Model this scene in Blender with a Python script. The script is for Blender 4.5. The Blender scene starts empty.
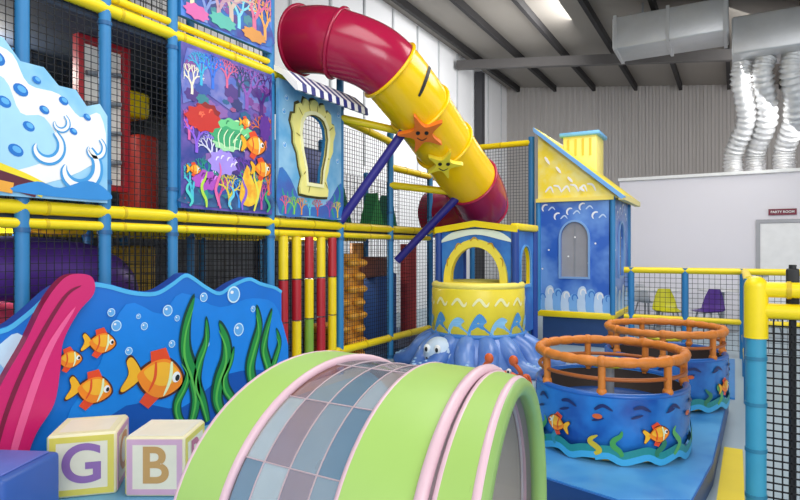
import bpy, bmesh, math, random
from mathutils import Vector, Matrix
from mathutils.geometry import tessellate_polygon
random.seed(4)
S=bpy.context.scene
try: S.view_settings.view_transform='Standard'
except Exception: pass

# ---------------------------------------------------------------- materials
def lin(h):
    h=h.lstrip('#'); o=[]
    for i in (0,2,4):
        c=int(h[i:i+2],16)/255
        o.append(c/12.92 if c<=.04045 else ((c+.055)/1.055)**2.4)
    return o
_M={}
def M(col,rough=.45,metal=0,var=.10,scale=6,bump=0,alpha=1,spec=.5,name=None,col2=None):
    key=(col,rough,metal,var,scale,bump,alpha,spec,col2)
    if key in _M: return _M[key]
    m=bpy.data.materials.new(name or 'mat_'+col.strip('#'))
    m.use_nodes=True; nt=m.node_tree; N=nt.nodes; L=nt.links
    bs=N['Principled BSDF']; out=N['Material Output']
    c=lin(col)
    tc=N.new('ShaderNodeTexCoord'); no=N.new('ShaderNodeTexNoise')
    no.inputs['Scale'].default_value=scale; no.inputs['Detail'].default_value=3
    L.new(tc.outputs['Object'],no.inputs['Vector'])
    mx=N.new('ShaderNodeMix'); mx.data_type='RGBA'
    if col2:
        c2=lin(col2); rp=N.new('ShaderNodeMapRange'); rp.inputs['From Min'].default_value=.38; rp.inputs['From Max'].default_value=.62
        L.new(no.outputs['Fac'],rp.inputs['Value']); mx.inputs[6].default_value=c+[1]; mx.inputs[7].default_value=c2+[1]; L.new(rp.outputs[0],mx.inputs[0])
    else:
        mx.inputs[6].default_value=[x*(1-var) for x in c]+[1]
        mx.inputs[7].default_value=[min(1,x*(1+var)) for x in c]+[1]
        L.new(no.outputs['Fac'],mx.inputs[0])
    L.new(mx.outputs[2],bs.inputs['Base Color'])
    bs.inputs['Roughness'].default_value=rough; bs.inputs['Metallic'].default_value=metal
    bs.inputs['Specular IOR Level'].default_value=spec
    if bump:
        bp=N.new('ShaderNodeBump'); bp.inputs['Strength'].default_value=bump; bp.inputs['Distance'].default_value=.01
        n2=N.new('ShaderNodeTexNoise'); n2.inputs['Scale'].default_value=scale*5
        L.new(tc.outputs['Object'],n2.inputs['Vector']); L.new(n2.outputs['Fac'],bp.inputs['Height'])
        L.new(bp.outputs['Normal'],bs.inputs['Normal'])
    if alpha<1:
        tr=N.new('ShaderNodeBsdfTransparent'); tr.inputs[0].default_value=[.6+.4*x for x in c]+[1]
        ms=N.new('ShaderNodeMixShader'); ms.inputs[0].default_value=alpha
        L.new(tr.outputs[0],ms.inputs[1]); L.new(bs.outputs[0],ms.inputs[2]); L.new(ms.outputs[0],out.inputs['Surface'])
    _M[key]=m; return m
BLU=M('#2C7DB4',.5); YEL=M('#F6D80F',.38); RED=M('#B3202C',.4); NET=M('#1b1c20',.8)
WHT=M('#F2F2F0',.5); DKB=M('#15408F',.45); CYA=M('#57B4E6',.5); BLK=M('#16181c',.6)
ORG=M('#F5891A',.4); GRN=M('#3E9B3C',.5); PUR=M('#5A3A9A',.5); PNK=M('#D0306F',.45)
MBL=M('#1B74C8',.4); SKY=M('#9FD6F2',.5); CRM=M('#EFE6C0',.5); GRY=M('#8d9196',.5)

# ---------------------------------------------------------------- helpers
def cr(pts,n=8,closed=False):
    P=[Vector(p) for p in pts]; k=len(P); out=[]
    rng=k if closed else k-1
    for i in range(rng):
        if closed: a,b,c,d=P[i-1],P[i],P[(i+1)%k],P[(i+2)%k]
        else: a,b,c,d=P[max(i-1,0)],P[i],P[i+1],P[min(i+2,k-1)]
        for j in range(n):
            t=j/n
            out.append(.5*((2*b)+(c-a)*t+(2*a-5*b+4*c-d)*t*t+(3*b-a-3*c+d)*t**3))
    if not closed: out.append(P[-1])
    return out
def ell(cx,cy,rx,ry,n=20,rot=0):
    o=[]
    for i in range(n):
        a=2*math.pi*i/n; x=rx*math.cos(a); y=ry*math.sin(a)
        o.append((cx+x*math.cos(rot)-y*math.sin(rot),cy+x*math.sin(rot)+y*math.cos(rot)))
    return o
def planar(o,U,V,Nn):
    o,U,V,Nn=Vector(o),Vector(U),Vector(V),Vector(Nn)
    return lambda u,v,w=0:o+U*u+V*v+Nn*w
def XP(x): return planar((x,0,0),(0,1,0),(0,0,1),(1,0,0))
def YP(y): return planar((0,y,0),(1,0,0),(0,0,1),(0,-1,0))
def cylmap(c,r):
    return lambda u,v,w=0:Vector((c[0]+(r+w)*math.sin(u/r),c[1]-(r+w)*math.cos(u/r),c[2]+v))
class B:
    def __init__(s): s.v=[];s.f=[];s.fm=[];s.fs=[];s.m=[]
    def add(s,vs,fs,m,sm=False):
        if m not in s.m: s.m.append(m)
        k=s.m.index(m); o=len(s.v); s.v+=[tuple(x) for x in vs]
        for f in fs: s.f.append([o+i for i in f]); s.fm.append(k); s.fs.append(sm)
    def box(s,c,sz,m,rz=0,bev=0,mat=None,seg=2):
        bm=bmesh.new(); bmesh.ops.create_cube(bm,size=1)
        bmesh.ops.scale(bm,vec=sz,verts=bm.verts)
        if bev: bmesh.ops.bevel(bm,geom=bm.edges[:],offset=bev,segments=seg,profile=.5,affect='EDGES')
        T=Matrix.Translation(c)@(mat if mat else Matrix.Rotation(rz,4,'Z')); bm.transform(T)
        bm.verts.index_update()
        s.add([v.co.copy() for v in bm.verts],[[v.index for v in f.verts] for f in bm.faces],m,bool(bev)); bm.free()
    def tube(s,path,r,m,n=12,closed=False,caps=True):
        P=[Vector(p) for p in path]; k=len(P)
        if not hasattr(r,'__len__'): r=[r]*k
        T=[]
        for i in range(k):
            if closed: t=P[(i+1)%k]-P[i-1]
            else: t=P[min(i+1,k-1)]-P[max(i-1,0)]
            T.append(t.normalized())
        ref=Vector((0,0,1)) if abs(T[0].z)<.9 else Vector((1,0,0))
        nn=(ref-T[0]*ref.dot(T[0])).normalized(); vs=[]
        for i in range(k):
            nn=(nn-T[i]*nn.dot(T[i])).normalized(); b=T[i].cross(nn)
            for j in range(n):
                a=2*math.pi*j/n; vs.append(P[i]+(nn*math.cos(a)+b*math.sin(a))*r[i])
        fs=[]
        for i in range(k if closed else k-1):
            i2=(i+1)%k
            for j in range(n): fs.append([i*n+j,i*n+(j+1)%n,i2*n+(j+1)%n,i2*n+j])
        s.add(vs,fs,m,True)
        if caps and not closed:
            s.add([vs[j] for j in range(n)],[list(range(n))[::-1]],m); s.add([vs[(k-1)*n+j] for j in range(n)],[list(range(n))],m)
    def cyl(s,a,b,r,m,n=14,r1=None): s.tube([a,b],[r,r if r1 is None else r1],m,n)
    def ring(s,c,r,rr,m,axis=(0,0,1),n=40,k=10,bump=0,nb=8):
        ax=Vector(axis).normalized(); q=Vector((0,0,1)).rotation_difference(ax)
        P=[];R=[]
        for i in range(n):
            a=2*math.pi*i/n; P.append(Vector(c)+q@Vector((r*math.cos(a),r*math.sin(a),0)))
            R.append(rr*(1+bump*abs(math.sin(a*nb/2))**.5))
        s.tube(P,R,m,k,closed=True)
    def sph(s,c,r,m,n=16,h=10,q=None):
        if not hasattr(r,'__len__'): r=(r,r,r)
        vs=[];fs=[]
        for i in range(h+1):
            p=math.pi*i/h
            for j in range(n):
                a=2*math.pi*j/n; x=Vector((r[0]*math.sin(p)*math.cos(a),r[1]*math.sin(p)*math.sin(a),r[2]*math.cos(p)))
                if q: x=q@x
                vs.append(Vector(c)+x)
        for i in range(h):
            for j in range(n): fs.append([i*n+j,(i+1)*n+j,(i+1)*n+(j+1)%n,i*n+(j+1)%n])
        s.add(vs,fs,m,True)
    def lathe(s,prof,c,m,n=48,a0=0,a1=2*math.pi,sm=True):
        full=abs(a1-a0-2*math.pi)<1e-4; cols=n if full else n+1; vs=[];fs=[]
        for r,z in prof:
            for j in range(cols):
                a=a0+(a1-a0)*j/n; vs.append((c[0]+r*math.cos(a),c[1]+r*math.sin(a),c[2]+z))
        for i in range(len(prof)-1):
            for j in range(n):
                j2=(j+1)%cols; fs.append([i*cols+j,i*cols+j2,(i+1)*cols+j2,(i+1)*cols+j])
        s.add(vs,fs,m,sm)
    def poly(s,mp,pts,off,m):
        pts=[(p[0],p[1]) for p in pts]
        tris=tessellate_polygon([[Vector((p[0],p[1],0)) for p in pts]])
        s.add([mp(p[0],p[1],off) for p in pts],[list(t) for t in tris],m)
    def prism(s,mp,pts,w0,w1,m,mside=None,sm=False):
        s.poly(mp,pts,w1,m); s.poly(mp,pts,w0,m); k=len(pts)
        vs=[mp(p[0],p[1],w0) for p in pts]+[mp(p[0],p[1],w1) for p in pts]
        s.add(vs,[[i,(i+1)%k,k+(i+1)%k,k+i] for i in range(k)],mside or m,sm)
    def ribbon(s,mp,pts,w,off,m,n=6,taper=True):
        P=cr([(p[0],p[1],0) for p in pts],n); k=len(P); vs=[]
        for i,p in enumerate(P):
            t=(P[min(i+1,k-1)]-P[max(i-1,0)]).normalized(); q=Vector((-t.y,t.x,0))
            f=i/(k-1); ww=w*(math.sin(math.pi*(.12+.88*f))**.6 if taper and f<1 else (0 if taper else 1))*.5+.0005
            vs+=[mp((p+q*ww).x,(p+q*ww).y,off),mp((p-q*ww).x,(p-q*ww).y,off)]
        s.add(vs,[[2*i,2*i+1,2*i+3,2*i+2] for i in range(k-1)],m)
    def holed(s,mp,c,outer,inner,w0,w1,m,mi=None):
        def ray(poly,a):
            d=(math.cos(a),math.sin(a)); best=0
            for i in range(len(poly)):
                x1,y1=poly[i][0]-c[0],poly[i][1]-c[1]; q=poly[(i+1)%len(poly)]; x2,y2=q[0]-c[0],q[1]-c[1]
                ex,ey=x2-x1,y2-y1; den=d[0]*ey-d[1]*ex
                if abs(den)<1e-12: continue
                t=(x1*ey-y1*ex)/den; u=(x1*d[1]-y1*d[0])/den
                if t>0 and -1e-6<=u<=1+1e-6: best=max(best,t)
            return (c[0]+d[0]*best,c[1]+d[1]*best)
        A=sorted(set(round(math.atan2(p[1]-c[1],p[0]-c[0]),6) for p in list(outer)+list(inner)))
        O=[ray(outer,a) for a in A]; I=[ray(inner,a) for a in A]; k=len(A)
        for w in (w0,w1):
            s.add([mp(p[0],p[1],w) for p in O]+[mp(p[0],p[1],w) for p in I],[[i,(i+1)%k,k+(i+1)%k,k+i] for i in range(k)],m)
        for Q,mm in ((O,m),(I,mi or m)):
            s.add([mp(p[0],p[1],w0) for p in Q]+[mp(p[0],p[1],w1) for p in Q],[[i,(i+1)%k,k+(i+1)%k,k+i] for i in range(k)],mm)
    def net(s,mp,u0,u1,v0,v1,m=None,st=.05,r=.0021):
        m=m or NET; vs=[];fs=[]
        def bar(a,b,q1,q2):
            o=len(vs)
            for p in (a,b):
                for e,g in ((-1,-1),(1,-1),(1,1),(-1,1)): vs.append(p+q1*(e*r)+q2*(g*r))
            for j in range(4): fs.append([o+j,o+(j+1)%4,o+4+(j+1)%4,o+4+j])
        U=(mp(1,0)-mp(0,0)); V=(mp(0,1)-mp(0,0)); W=(mp(0,0,1)-mp(0,0,0))
        k=max(1,int((u1-u0)/st))
        for i in range(k+1): u=u0+(u1-u0)*i/k; bar(mp(u,v0),mp(u,v1),U,W)
        k=max(1,int((v1-v0)/st))
        for i in range(k+1): v=v0+(v1-v0)*i/k; bar(mp(u0,v),mp(u1,v),V,W)
        s.add(vs,fs,m)
    def text(s,t,size,fn,m):
        cu=bpy.data.curves.new('t','FONT'); cu.body=t; cu.size=size; cu.align_x='CENTER'; cu.align_y='CENTER'; cu.offset=.006*size/.3; cu.extrude=0
        ob=bpy.data.objects.new('t',cu); S.collection.objects.link(ob); bpy.context.view_layer.update()
        me=bpy.data.meshes.new_from_object(ob.evaluated_get(bpy.context.evaluated_depsgraph_get()))
        s.add([fn(v.co.x,v.co.y) for v in me.vertices],[list(p.vertices) for p in me.polygons],m)
        bpy.data.objects.remove(ob); bpy.data.meshes.remove(me)
    def done(s,name,parent=None):
        xs=list(zip(*s.v)); c=Vector(((min(xs[0])+max(xs[0]))/2,(min(xs[1])+max(xs[1]))/2,min(xs[2])))
        me=bpy.data.meshes.new(name); me.from_pydata([tuple(Vector(v)-c) for v in s.v],[],s.f)
        for m in s.m: me.materials.append(m)
        me.polygons.foreach_set('material_index',s.fm); me.polygons.foreach_set('use_smooth',s.fs); me.update()
        o=bpy.data.objects.new(name,me); S.collection.objects.link(o); o.location=c
        if parent: o.parent=parent
        return o
def empty(name,loc=(0,0,0)):
    e=bpy.data.objects.new(name,None); S.collection.objects.link(e); e.location=loc
    e.empty_display_size=.1; return e
def fish(b,mp,x,y,s,off=.004,rot=0,flip=1):
    c,sn=math.cos(rot),math.sin(rot)
    T=lambda P:[(x+flip*(p[0]*c-p[1]*sn)*s,y+(p[0]*sn+p[1]*c)*s) for p in P]
    body=[(.55,0),(.4,.22),(.1,.36),(-.2,.27),(-.42,.06),(-.42,-.06),(-.2,-.25),(.1,-.33),(.4,-.2)]
    tail=[(-.36,0),(-.62,.28),(-.72,.2),(-.62,0),(-.7,-.26),(-.6,-.28)]
    B_=[(p[0],p[1]) for p in cr([(q[0],q[1],0) for q in body],5,True)]
    T_=[(p[0],p[1]) for p in cr([(q[0],q[1],0) for q in tail],4,True)]
    big=lambda P,k,cx:[((p[0]-cx)*k+cx,p[1]*k) for p in P]
    ol=M('#4a1f10',.5)
    b.poly(mp,T(big(T_,1.14,-.55)),off,ol); b.poly(mp,T(big(B_,1.12,.05)),off+.001,ol)
    fin=[(.22,.3),(0,.56),(-.3,.44),(-.22,.22)]; b.poly(mp,T(fin),off+.0012,M('#E5481C'))
    fin=[(.15,-.3),(-.05,-.54),(-.27,-.44),(-.15,-.2)]; b.poly(mp,T(fin),off+.0012,M('#E5481C'))
    b.poly(mp,T(T_),off+.002,M('#F3B41E')); b.poly(mp,T(B_),off+.003,ORG)
    b.poly(mp,T([(p[0]*.8+.02,p[1]*.62+.08) for p in B_]),off+.004,M('#FBB52A'))
    b.ribbon(mp,T([(.2,.33),(.26,0),(.2,-.3)]),.07*s,off+.005,M('#E2F0C0')); b.ribbon(mp,T([(-.14,.28),(-.08,0),(-.14,-.26)]),.06*s,off+.005,M('#E2501C'))
    b.poly(mp,T(ell(.38,.07,.09,.1)),off+.006,WHT); b.poly(mp,T(ell(.41,.06,.05,.06)),off+.007,BLK)
def bubble(b,mp,x,y,r,off=.005):
    b.poly(mp,ell(x,y,r,r),off,M('#CDE9F7')); b.poly(mp,ell(x,y,r*.82,r*.82),off+.001,M('#63A9E4')); b.poly(mp,ell(x-r*.3,y+r*.3,r*.25,r*.2),off+.002,WHT)
def coral(b,mp,x,y,h,m,off,a=math.pi/2,w=None,dep=4,sp=.5,lim=None):
    w=w or h*.13
    x2=x+h*.38*math.cos(a); y2=y+h*.38*math.sin(a)
    if lim: x2=min(max(x2,lim[0]+w),lim[1]-w); y2=min(max(y2,lim[2]),lim[3]-w)
    b.ribbon(mp,[(x,y),((x+x2)/2+w*.1,(y+y2)/2),(x2,y2)],w,off,m,3,False)
    b.poly(mp,ell(x2,y2,w*.5,w*.5,8),off+.0002,m)
    if dep>0:
        for e in (-1,1): coral(b,mp,x2,y2,h*.78,m,off,a+e*sp*random.uniform(.6,1.2),w*.72,dep-1,sp,lim)
def weed(b,mp,x,y,h,m,off,w=.06,ph=0,amp=.05):
    b.ribbon(mp,[(x+amp*math.sin(ph+i*1.4),y+h*i/5) for i in range(6)],w,off,m)
def blob(b,mp,pts,off,m,n=6):
    b.poly(mp,[(p[0],p[1]) for p in cr([(q[0],q[1],0) for q in pts],n,True)],off,m)
def frill(b,mp,x,y,rx,ry,off,m,k=9,amp=.22):
    blob(b,mp,[(x+rx*math.cos(a)*(1+amp*(j%2)),y+ry*math.sin(a)*(1+amp*(j%2))) for j,a in enumerate([i*math.pi/k for i in range(2*k)])],off,m,3)
rect=lambda a,c,d,e:[(a,c),(d,c),(d,e),(a,e)]

# ---------------------------------------------------------------- room shell
RZ=lambda x:7.15-.125*(x+6.9)
b=B(); b.box((1,7,-.05),(16,26,.1),M('#9FB2BE',.35,var=.15,scale=1.2)); b.done('floor')
def corr(mp,u0,u1,top,m,st=.2,dp=.035):
    b=B(); u=u0; vs=[];k=0; prof=[(0,0),(.45,0),(.55,1),(.95,1)]
    while u<u1:
        for p,w in prof: vs+=[mp(u+p*st,0,w*dp),mp(u+p*st,top(u+p*st),w*dp)]; k+=1
        u+=st
    b.add(vs,[[2*i,2*i+2,2*i+3,2*i+1] for i in range(k-1)],m); return b
corr(YP(19.4),-6.9,9,lambda u:RZ(u),M('#B3AEAA',.5,var=.05,scale=.8)).done('wall_back')
b=B(); b.box((-6.95,7,3.6),(.1,26,7.2),M('#F6F6F7',.5,var=.03,scale=.7))
for i in range(20): b.box((-6.88,-4+i*1.2,5.2),(.03,.05,3.8),M('#c9cbcd'))
b.done('wall_left')
b=B(); mp=planar((0,-5,0),(1,0,0),(0,0,1),(0,1,0))
b.prism(mp,[(-7.0,RZ(-7)+.0),(9,RZ(9)),(9,RZ(9)+.08),(-7.0,RZ(-7)+.08)],0,24.45,M('#8d877f',.7,var=.1,scale=.6)); b.done('ceiling')
b=B(); PU=M('#232122',.7)
x=-6.4
while x<8.5:
    b.box((x,7.2,RZ(x)-.10),(.09,24,.18),PU); x+=1.25
b.done('trim_ceiling_purlins')
b=B(); ang=math.atan(.125)
for y in (3,9,15):
    b.box((.9,y,RZ(.9)-.42),(15.5,.16,.24),M('#5a5756',.6),mat=Matrix.Rotation(ang,4,'Y'))
b.box((-6.72,16.5,3.45),(.22,.25,6.9),M('#3b3b3f',.6))
b.done('trim_roof_beams')
WL=M('#ECE8EE',.55,var=.02,scale=.8)
b=B(); b.box((3.4,16.4,1.5),(11.2,5.8,3.0),WL); b.done('wall_partition')
b=B(); b.box((3.4,13.46,3.04),(11.24,.1,.06),WHT); b.done('trim_partition_cap')
b=B(); b.box((-1.2,13.485,.06),(3.0,.02,.12),M('#b9bbc0')); b.done('baseboard_partition')
b=B(); 
b.holed(YP(13.45),(.87,1.0),rect(.36,.01,1.38,2.1),rect(.43,.02,1.31,2.03),-.04,0,M('#A9A9AE',.4)); b.box((.87,13.475,1.02),(.87,.02,2.0),M('#F4F3F2',.4)); b.box((.5,13.43,1.0),(.12,.04,.03),GRY); b.done('door_1')
b=B(); b.box((.80,13.475,2.24),(.46,.03,.12),M('#7a1030')); b.text('PARTY ROOM',.062,lambda x,y:(.80+x,13.455,2.24+y),WHT); b.done('party_room_sign')

# ---------------------------------------------------------------- ducts
SIL=M('#CCCDCE',.4,.5,bump=.2,scale=4); SIL2=M('#E2E2E2',.3,.6,bump=1,scale=14)
b=B(); b.box((-1.1,12.5,5.78),(2.0,.95,.62),SIL,bev=.03)
for x in (-2.05,-1.1,-.15): b.box((x,12.5,5.78),(.06,1.0,.68),SIL)
b.box((.75,12.9,5.46),(1.6,1.1,.7),SIL,bev=.04)
b.cyl((1.5,12.9,5.4),(4.2,12.9,5.2),.4,SIL,24)
for i in range(9): b.ring((1.6+i*.3,12.9,5.39-.022*i),.4,.02,SIL,(1,0,-.08),24,6)
b.box((-1.6,12.5,6.2),(.04,.04,.5),GRY); b.box((-.5,12.5,6.15),(.04,.04,.5),GRY)
b.done('ventilation_duct')
def hose(x0,x1,y0,y1,rr,nm):
    b=B(); P=cr([(x0,y0,5.10),(x0-.05,y0,4.8),(x0+.05,(y0+y1)/2,4.1),(x1,y1,3.5),(x1,y1,3.07)],22)
    R=[rr*(1+.13*math.sin(i*1.9)+random.uniform(-.07,.07)) for i in range(len(P))]
    b.tube(P,R,SIL2,18); b.done(nm)
hose(.15,-.02,13.0,13.85,.17,'flexible_duct'); hose(.5,.37,12.9,13.95,.17,'flexible_duct.001')
hose(.95,.86,12.9,13.9,.18,'flexible_duct.002'); hose(1.35,1.42,12.95,14.0,.18,'flexible_duct.003')

# ---------------------------------------------------------------- play structure
root=empty('indoor_play_structure',(-4.9,5,0))
def part(b,n):
    o=b.done(n); o.parent=root; o.matrix_parent_inverse=Matrix.Translation(root.location).inverted()
FX=-4.14; YS=[.9,2.1,2.69,3.3,4.5,5.72,6.9,8.11]
H={.9:5.7,2.1:5.7,2.69:5.7,3.3:5.7,4.5:5.7,5.72:4.1,6.9:3.1,8.11:2.75}
b=B()
for X in (FX,-5.34,-6.54):
    for y in YS:
        h=H[y]; b.cyl((X,y,0),(X,y,h),.045,BLU,16); b.sph((X,y,h),.05,BLU,12,6)
        for z in (.02,1.62,2.0,3.2): 
            if z<h: b.cyl((X,y,z),(X,y,z+.03),.052,M('#1d5d90'),14)
b.cyl((FX,9.2,0),(FX,9.2,3.3),.045,BLU,16)
part(b,'posts')
b=B()
def bar(a,c,r=.048): 
    b.cyl(a,c,r,YEL,14); a=Vector(a);c=Vector(c); L=(c-a).length; k=int(L/.6)
    for i in range(1,k+1): p=a.lerp(c,i/(k+1)); d=(c-a).normalized()*.012; b.cyl(p-d,p+d,r*1.08,M('#d8b90e'),14)
for X in (FX,-5.34,-6.54):
    bar((X,.5,1.79),(X,8.11,1.79)); bar((X,.5,1.68),(X,8.11,1.68),.035)
    bar((X,.5,3.33),(X,5.72,3.33)); bar((X,.5,4.75),(X,4.5,4.75)); 
    bar((X,.5,3.43),(X,4.5,3.43),.03)
for y in YS:
    bar((FX,y,1.79),(-6.54,y,1.79)); 
    if H[y]>3.4: bar((FX,y,3.33),(-6.54,y,3.33))
    if H[y]>5: bar((FX,y,4.75),(-6.54,y,4.75))
bar((-5.34,.6,4.1),(-5.34,3.3,4.1),.04); bar((-5.34,.6,2.5),(-5.34,3.3,2.9),.04)
bar((FX,5.72,3.1),(FX,6.9,3.0)); bar((FX,6.9,2.65),(FX,8.11,2.65))
bar((FX,8.11,1.79),(FX,9.2,1.79)); bar((FX,8.11,2.65),(FX,9.2,2.65))
bar((FX,4.5,.28),(FX,9.2,.28))
part(b,'padded_bars')
b=B(); mp=XP(FX)
for y0,y1 in ((.6,2.1),(2.1,2.69),(2.69,3.3),(3.3,4.5),(5.72,6.9),(6.9,8.11),(8.11,9.2)): b.net(mp,y0,y1,.05,1.66)
for y0,y1 in ((.6,2.1),(2.1,2.69),(2.69,3.3)): b.net(mp,y0,y1,1.84,3.3); b.net(mp,y0,y1,3.45,4.75)
b.net(mp,3.3,4.5,4.6,5.4); b.net(mp,5.72,6.9,1.84,3.0); b.net(mp,6.9,8.11,1.84,2.6)
for X in (-5.34,): b.net(XP(X),.6,5.7,.05,4.7,st=.1,r=.003); b.net(XP(X),5.7,9.2,.05,2.7,st=.1,r=.003)
for y in (3.3,5.72): b.net(YP(y),-6.5,FX,.05,1.7,st=.08,r=.003)
part(b,'safety_nets')
b=B(); DK=M('#39465a',.7)
b.box((-5.34,4.3,1.72),(2.3,7.5,.07),DK); b.box((-5.34,3.1,3.28),(2.3,5.1,.07),DK); b.box((-5.4,3.1,4.7),(2.3,2.8,.05),M('#8a7d72'))
b.box((-6.7,4.9,1.7),(.06,8.6,3.3),M('#4c525a',.8,scale=2,col2='#6a7078')); b.box((-6.7,2.6,4.2),(.06,4,1.9),M('#9a9088',.8,scale=2,col2='#7a7a80'))  # backing sheets added behind the nets; greys stand in for the dim interior
b.box((-5.34,4.9,.04),(2.3,8.6,.08),M('#4a5f80',.6,var=.3,scale=3))
part(b,'decks')
b=B()   # inner obstacles
P=cr([(-5.2,1.5,1.2),(-4.9,2.2,1.35),(-4.9,3.0,1.3),(-5.3,3.5,1.05),(-5.9,3.5,.8),(-6.1,2.9,.6)],10)
b.tube(P,.25,M('#6a3fa8',.4),20); P=cr([(-5.6,1.0,.9),(-5.2,1.8,1.0),(-5.1,2.6,.85),(-5.4,3.2,.5)],8); b.tube(P,.18,M('#D8486a'),16)
b.box((-5.1,4.0,.5),(.5,.5,.9),RED,bev=.05); b.box((-5.3,1.9,.4),(.6,.8,.8),M('#2b66b5'),bev=.05)
b.box((-5.9,2.6,1.3),(.3,1.2,.5),M('#3a8ad0'),bev=.05); b.box((-5.8,4.1,1.2),(.3,.4,.7),M('#d8b030'),bev=.05)
mp=XP(-4.6)
b.holed(mp,(2.98,2.68),[(2.74,2.0),(3.2,2.0),(3.2,3.25),(2.74,3.25)],[(2.79,2.05),(3.15,2.05),(3.15,3.20),(2.79,3.20)],-.04,.04,RED)
b.box((-4.62,2.97,2.62),(.03,.34,1.14),M('#ece8e0')); 
for i in range(4): b.cyl((-4.58,2.82,2.2+i*.25),(-4.58,3.12,2.25+i*.25),.02,M('#8a8f95'))
b.box((-5.0,3.6,2.2),(.3,.25,.8),M('#c73b2e'),bev=.04); b.box((-5.1,3.55,2.9),(.3,.3,.25),YEL,bev=.04)
b.box((-5.6,3.3,2.4),(.2,.6,.9),M('#3f7fc0'),bev=.04); b.box((-5.7,2.2,2.2),(.3,.5,.8),M('#d8a030'),bev=.04)
b.tube(cr([(-5.0,.9,4.6),(-5.0,1.8,4.3),(-5.2,2.8,4.0),(-5.4,3.6,3.7)],8),.33,M('#D8C22E'),20)
b.tube(cr([(-4.6,2.4,5.2),(-4.7,3.0,4.6),(-5.0,3.5,4.2)],8),.2,RED,20)
mp=XP(-4.7)
for y,c in ((6.1,'#2f8d4c'),(6.45,'#1f6f56'),(7.3,'#2f8d4c'),(7.7,'#1f6f56')): b.prism(mp,[(y-.2,1.83),(y+.2,1.83),(y,2.35)],-.1,.1,M(c))
b.box((-5.2,6.4,2.5),(.3,1.0,.8),M('#4a5590'),bev=.04); b.box((-4.9,7.6,.6),(.6,.6,1.1),M('#2f5aa0'),bev=.05)
b.box((-5.0,6.6,.25),(.5,.5,.4),M('#C98a1c'),bev=.05); b.box((-4.7,7.2,1.25),(.3,.7,.3),M('#8c4f3a'),bev=.05)
b.cyl((-4.7,6.9,.1),(-4.7,6.9,1.6),.1,M('#C98323'),14); b.cyl((-4.8,8.6,.1),(-4.8,8.6,1.6),.14,M('#c03a3a'),14)
part(b,'inner_obstacles')
# rollers
b=B()
cs=[('#B3202C','#B3202C','#F4D514'),('#F4D514','#B3202C','#F4D514'),('#7FA83a','#F4D514','#B3202C'),('#B3202C','#B3202C','#F4D514'),('#F4D514','#F4D514','#B3202C')]
for i in range(5):
    y=4.70+i*.215; z=.32
    for j,hh in enumerate((.42,.45,.47)):
        b.cyl((FX,y,z),(FX,y,z+hh-.015),.052,M(cs[i][j],.35),14); z+=hh
    b.cyl((FX,y,.25),(FX,y,1.7),.02,GRY,8)
part(b,'foam_rollers')
b=B(); c=(-4.4,6.25)
b.cyl((c[0],c[1],.02),(c[0],c[1],1.45),.14,M('#E09A2a'),16)
for k in range(8):
    for j in range(5):
        a=j*2*math.pi/5+k*.63; b.sph((c[0]+.17*math.cos(a),c[1]+.17*math.sin(a),.14+k*.17),(.09,.09,.055),M('#F0AA36'),12,8)
part(b,'knobbly_climbing_post')
b=B(); ST=M('#2a2380',.45)
b.cyl((-3.42,6.05,2.95),(FX+.02,5.7,1.85),.055,ST); b.cyl((-3.25,7.25,2.25),(FX+.05,7.0,1.35),.055,ST)
b.cyl((-3.42,6.05,2.95),(-3.38,5.95,3.1),.07,YEL); b.cyl((FX,6.9,2.4),(-3.25,7.25,2.28),.05,YEL); b.cyl((FX,5.72,3.1),(-3.5,6.3,2.95),.048,YEL)
part(b,'slide_support_struts')
b=B(); Y0,Y1=4.5,5.78; n=18
for i in range(n):
    a=Y0+(Y1-Y0)*i/n; c2=Y0+(Y1-Y0)*(i+1)/n; m=M('#24307c') if i%2 else WHT
    pr=[(-4.09,3.40),(-3.95,3.33),(-3.78,3.18),(-3.77,3.10),(-3.80,3.10),(-3.98,3.28),(-4.09,3.34)]
    b.prism(planar((0,a,0),(1,0,0),(0,0,1),(0,1,0)),pr,0,c2-a,m)
part(b,'striped_awning')
# rear net wall
b=B()
b.cyl((-3.95,9.35,0),(-3.95,9.35,3.32),.045,BLU,16); b.cyl((-2.9,9.35,0),(-2.9,9.35,3.36),.05,BLU,16)
for z in (3.27,1.79,.3): bar((-3.95,9.35,z),(-2.9,9.35,z))
b.net(YP(9.35),-3.93,-2.9,1.85,3.22,m=M('#4d5358',.7),st=.05,r=.003); b.net(YP(9.35),-3.93,-2.9,.35,1.75,st=.06)
b.done('safety_net_screen')

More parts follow.
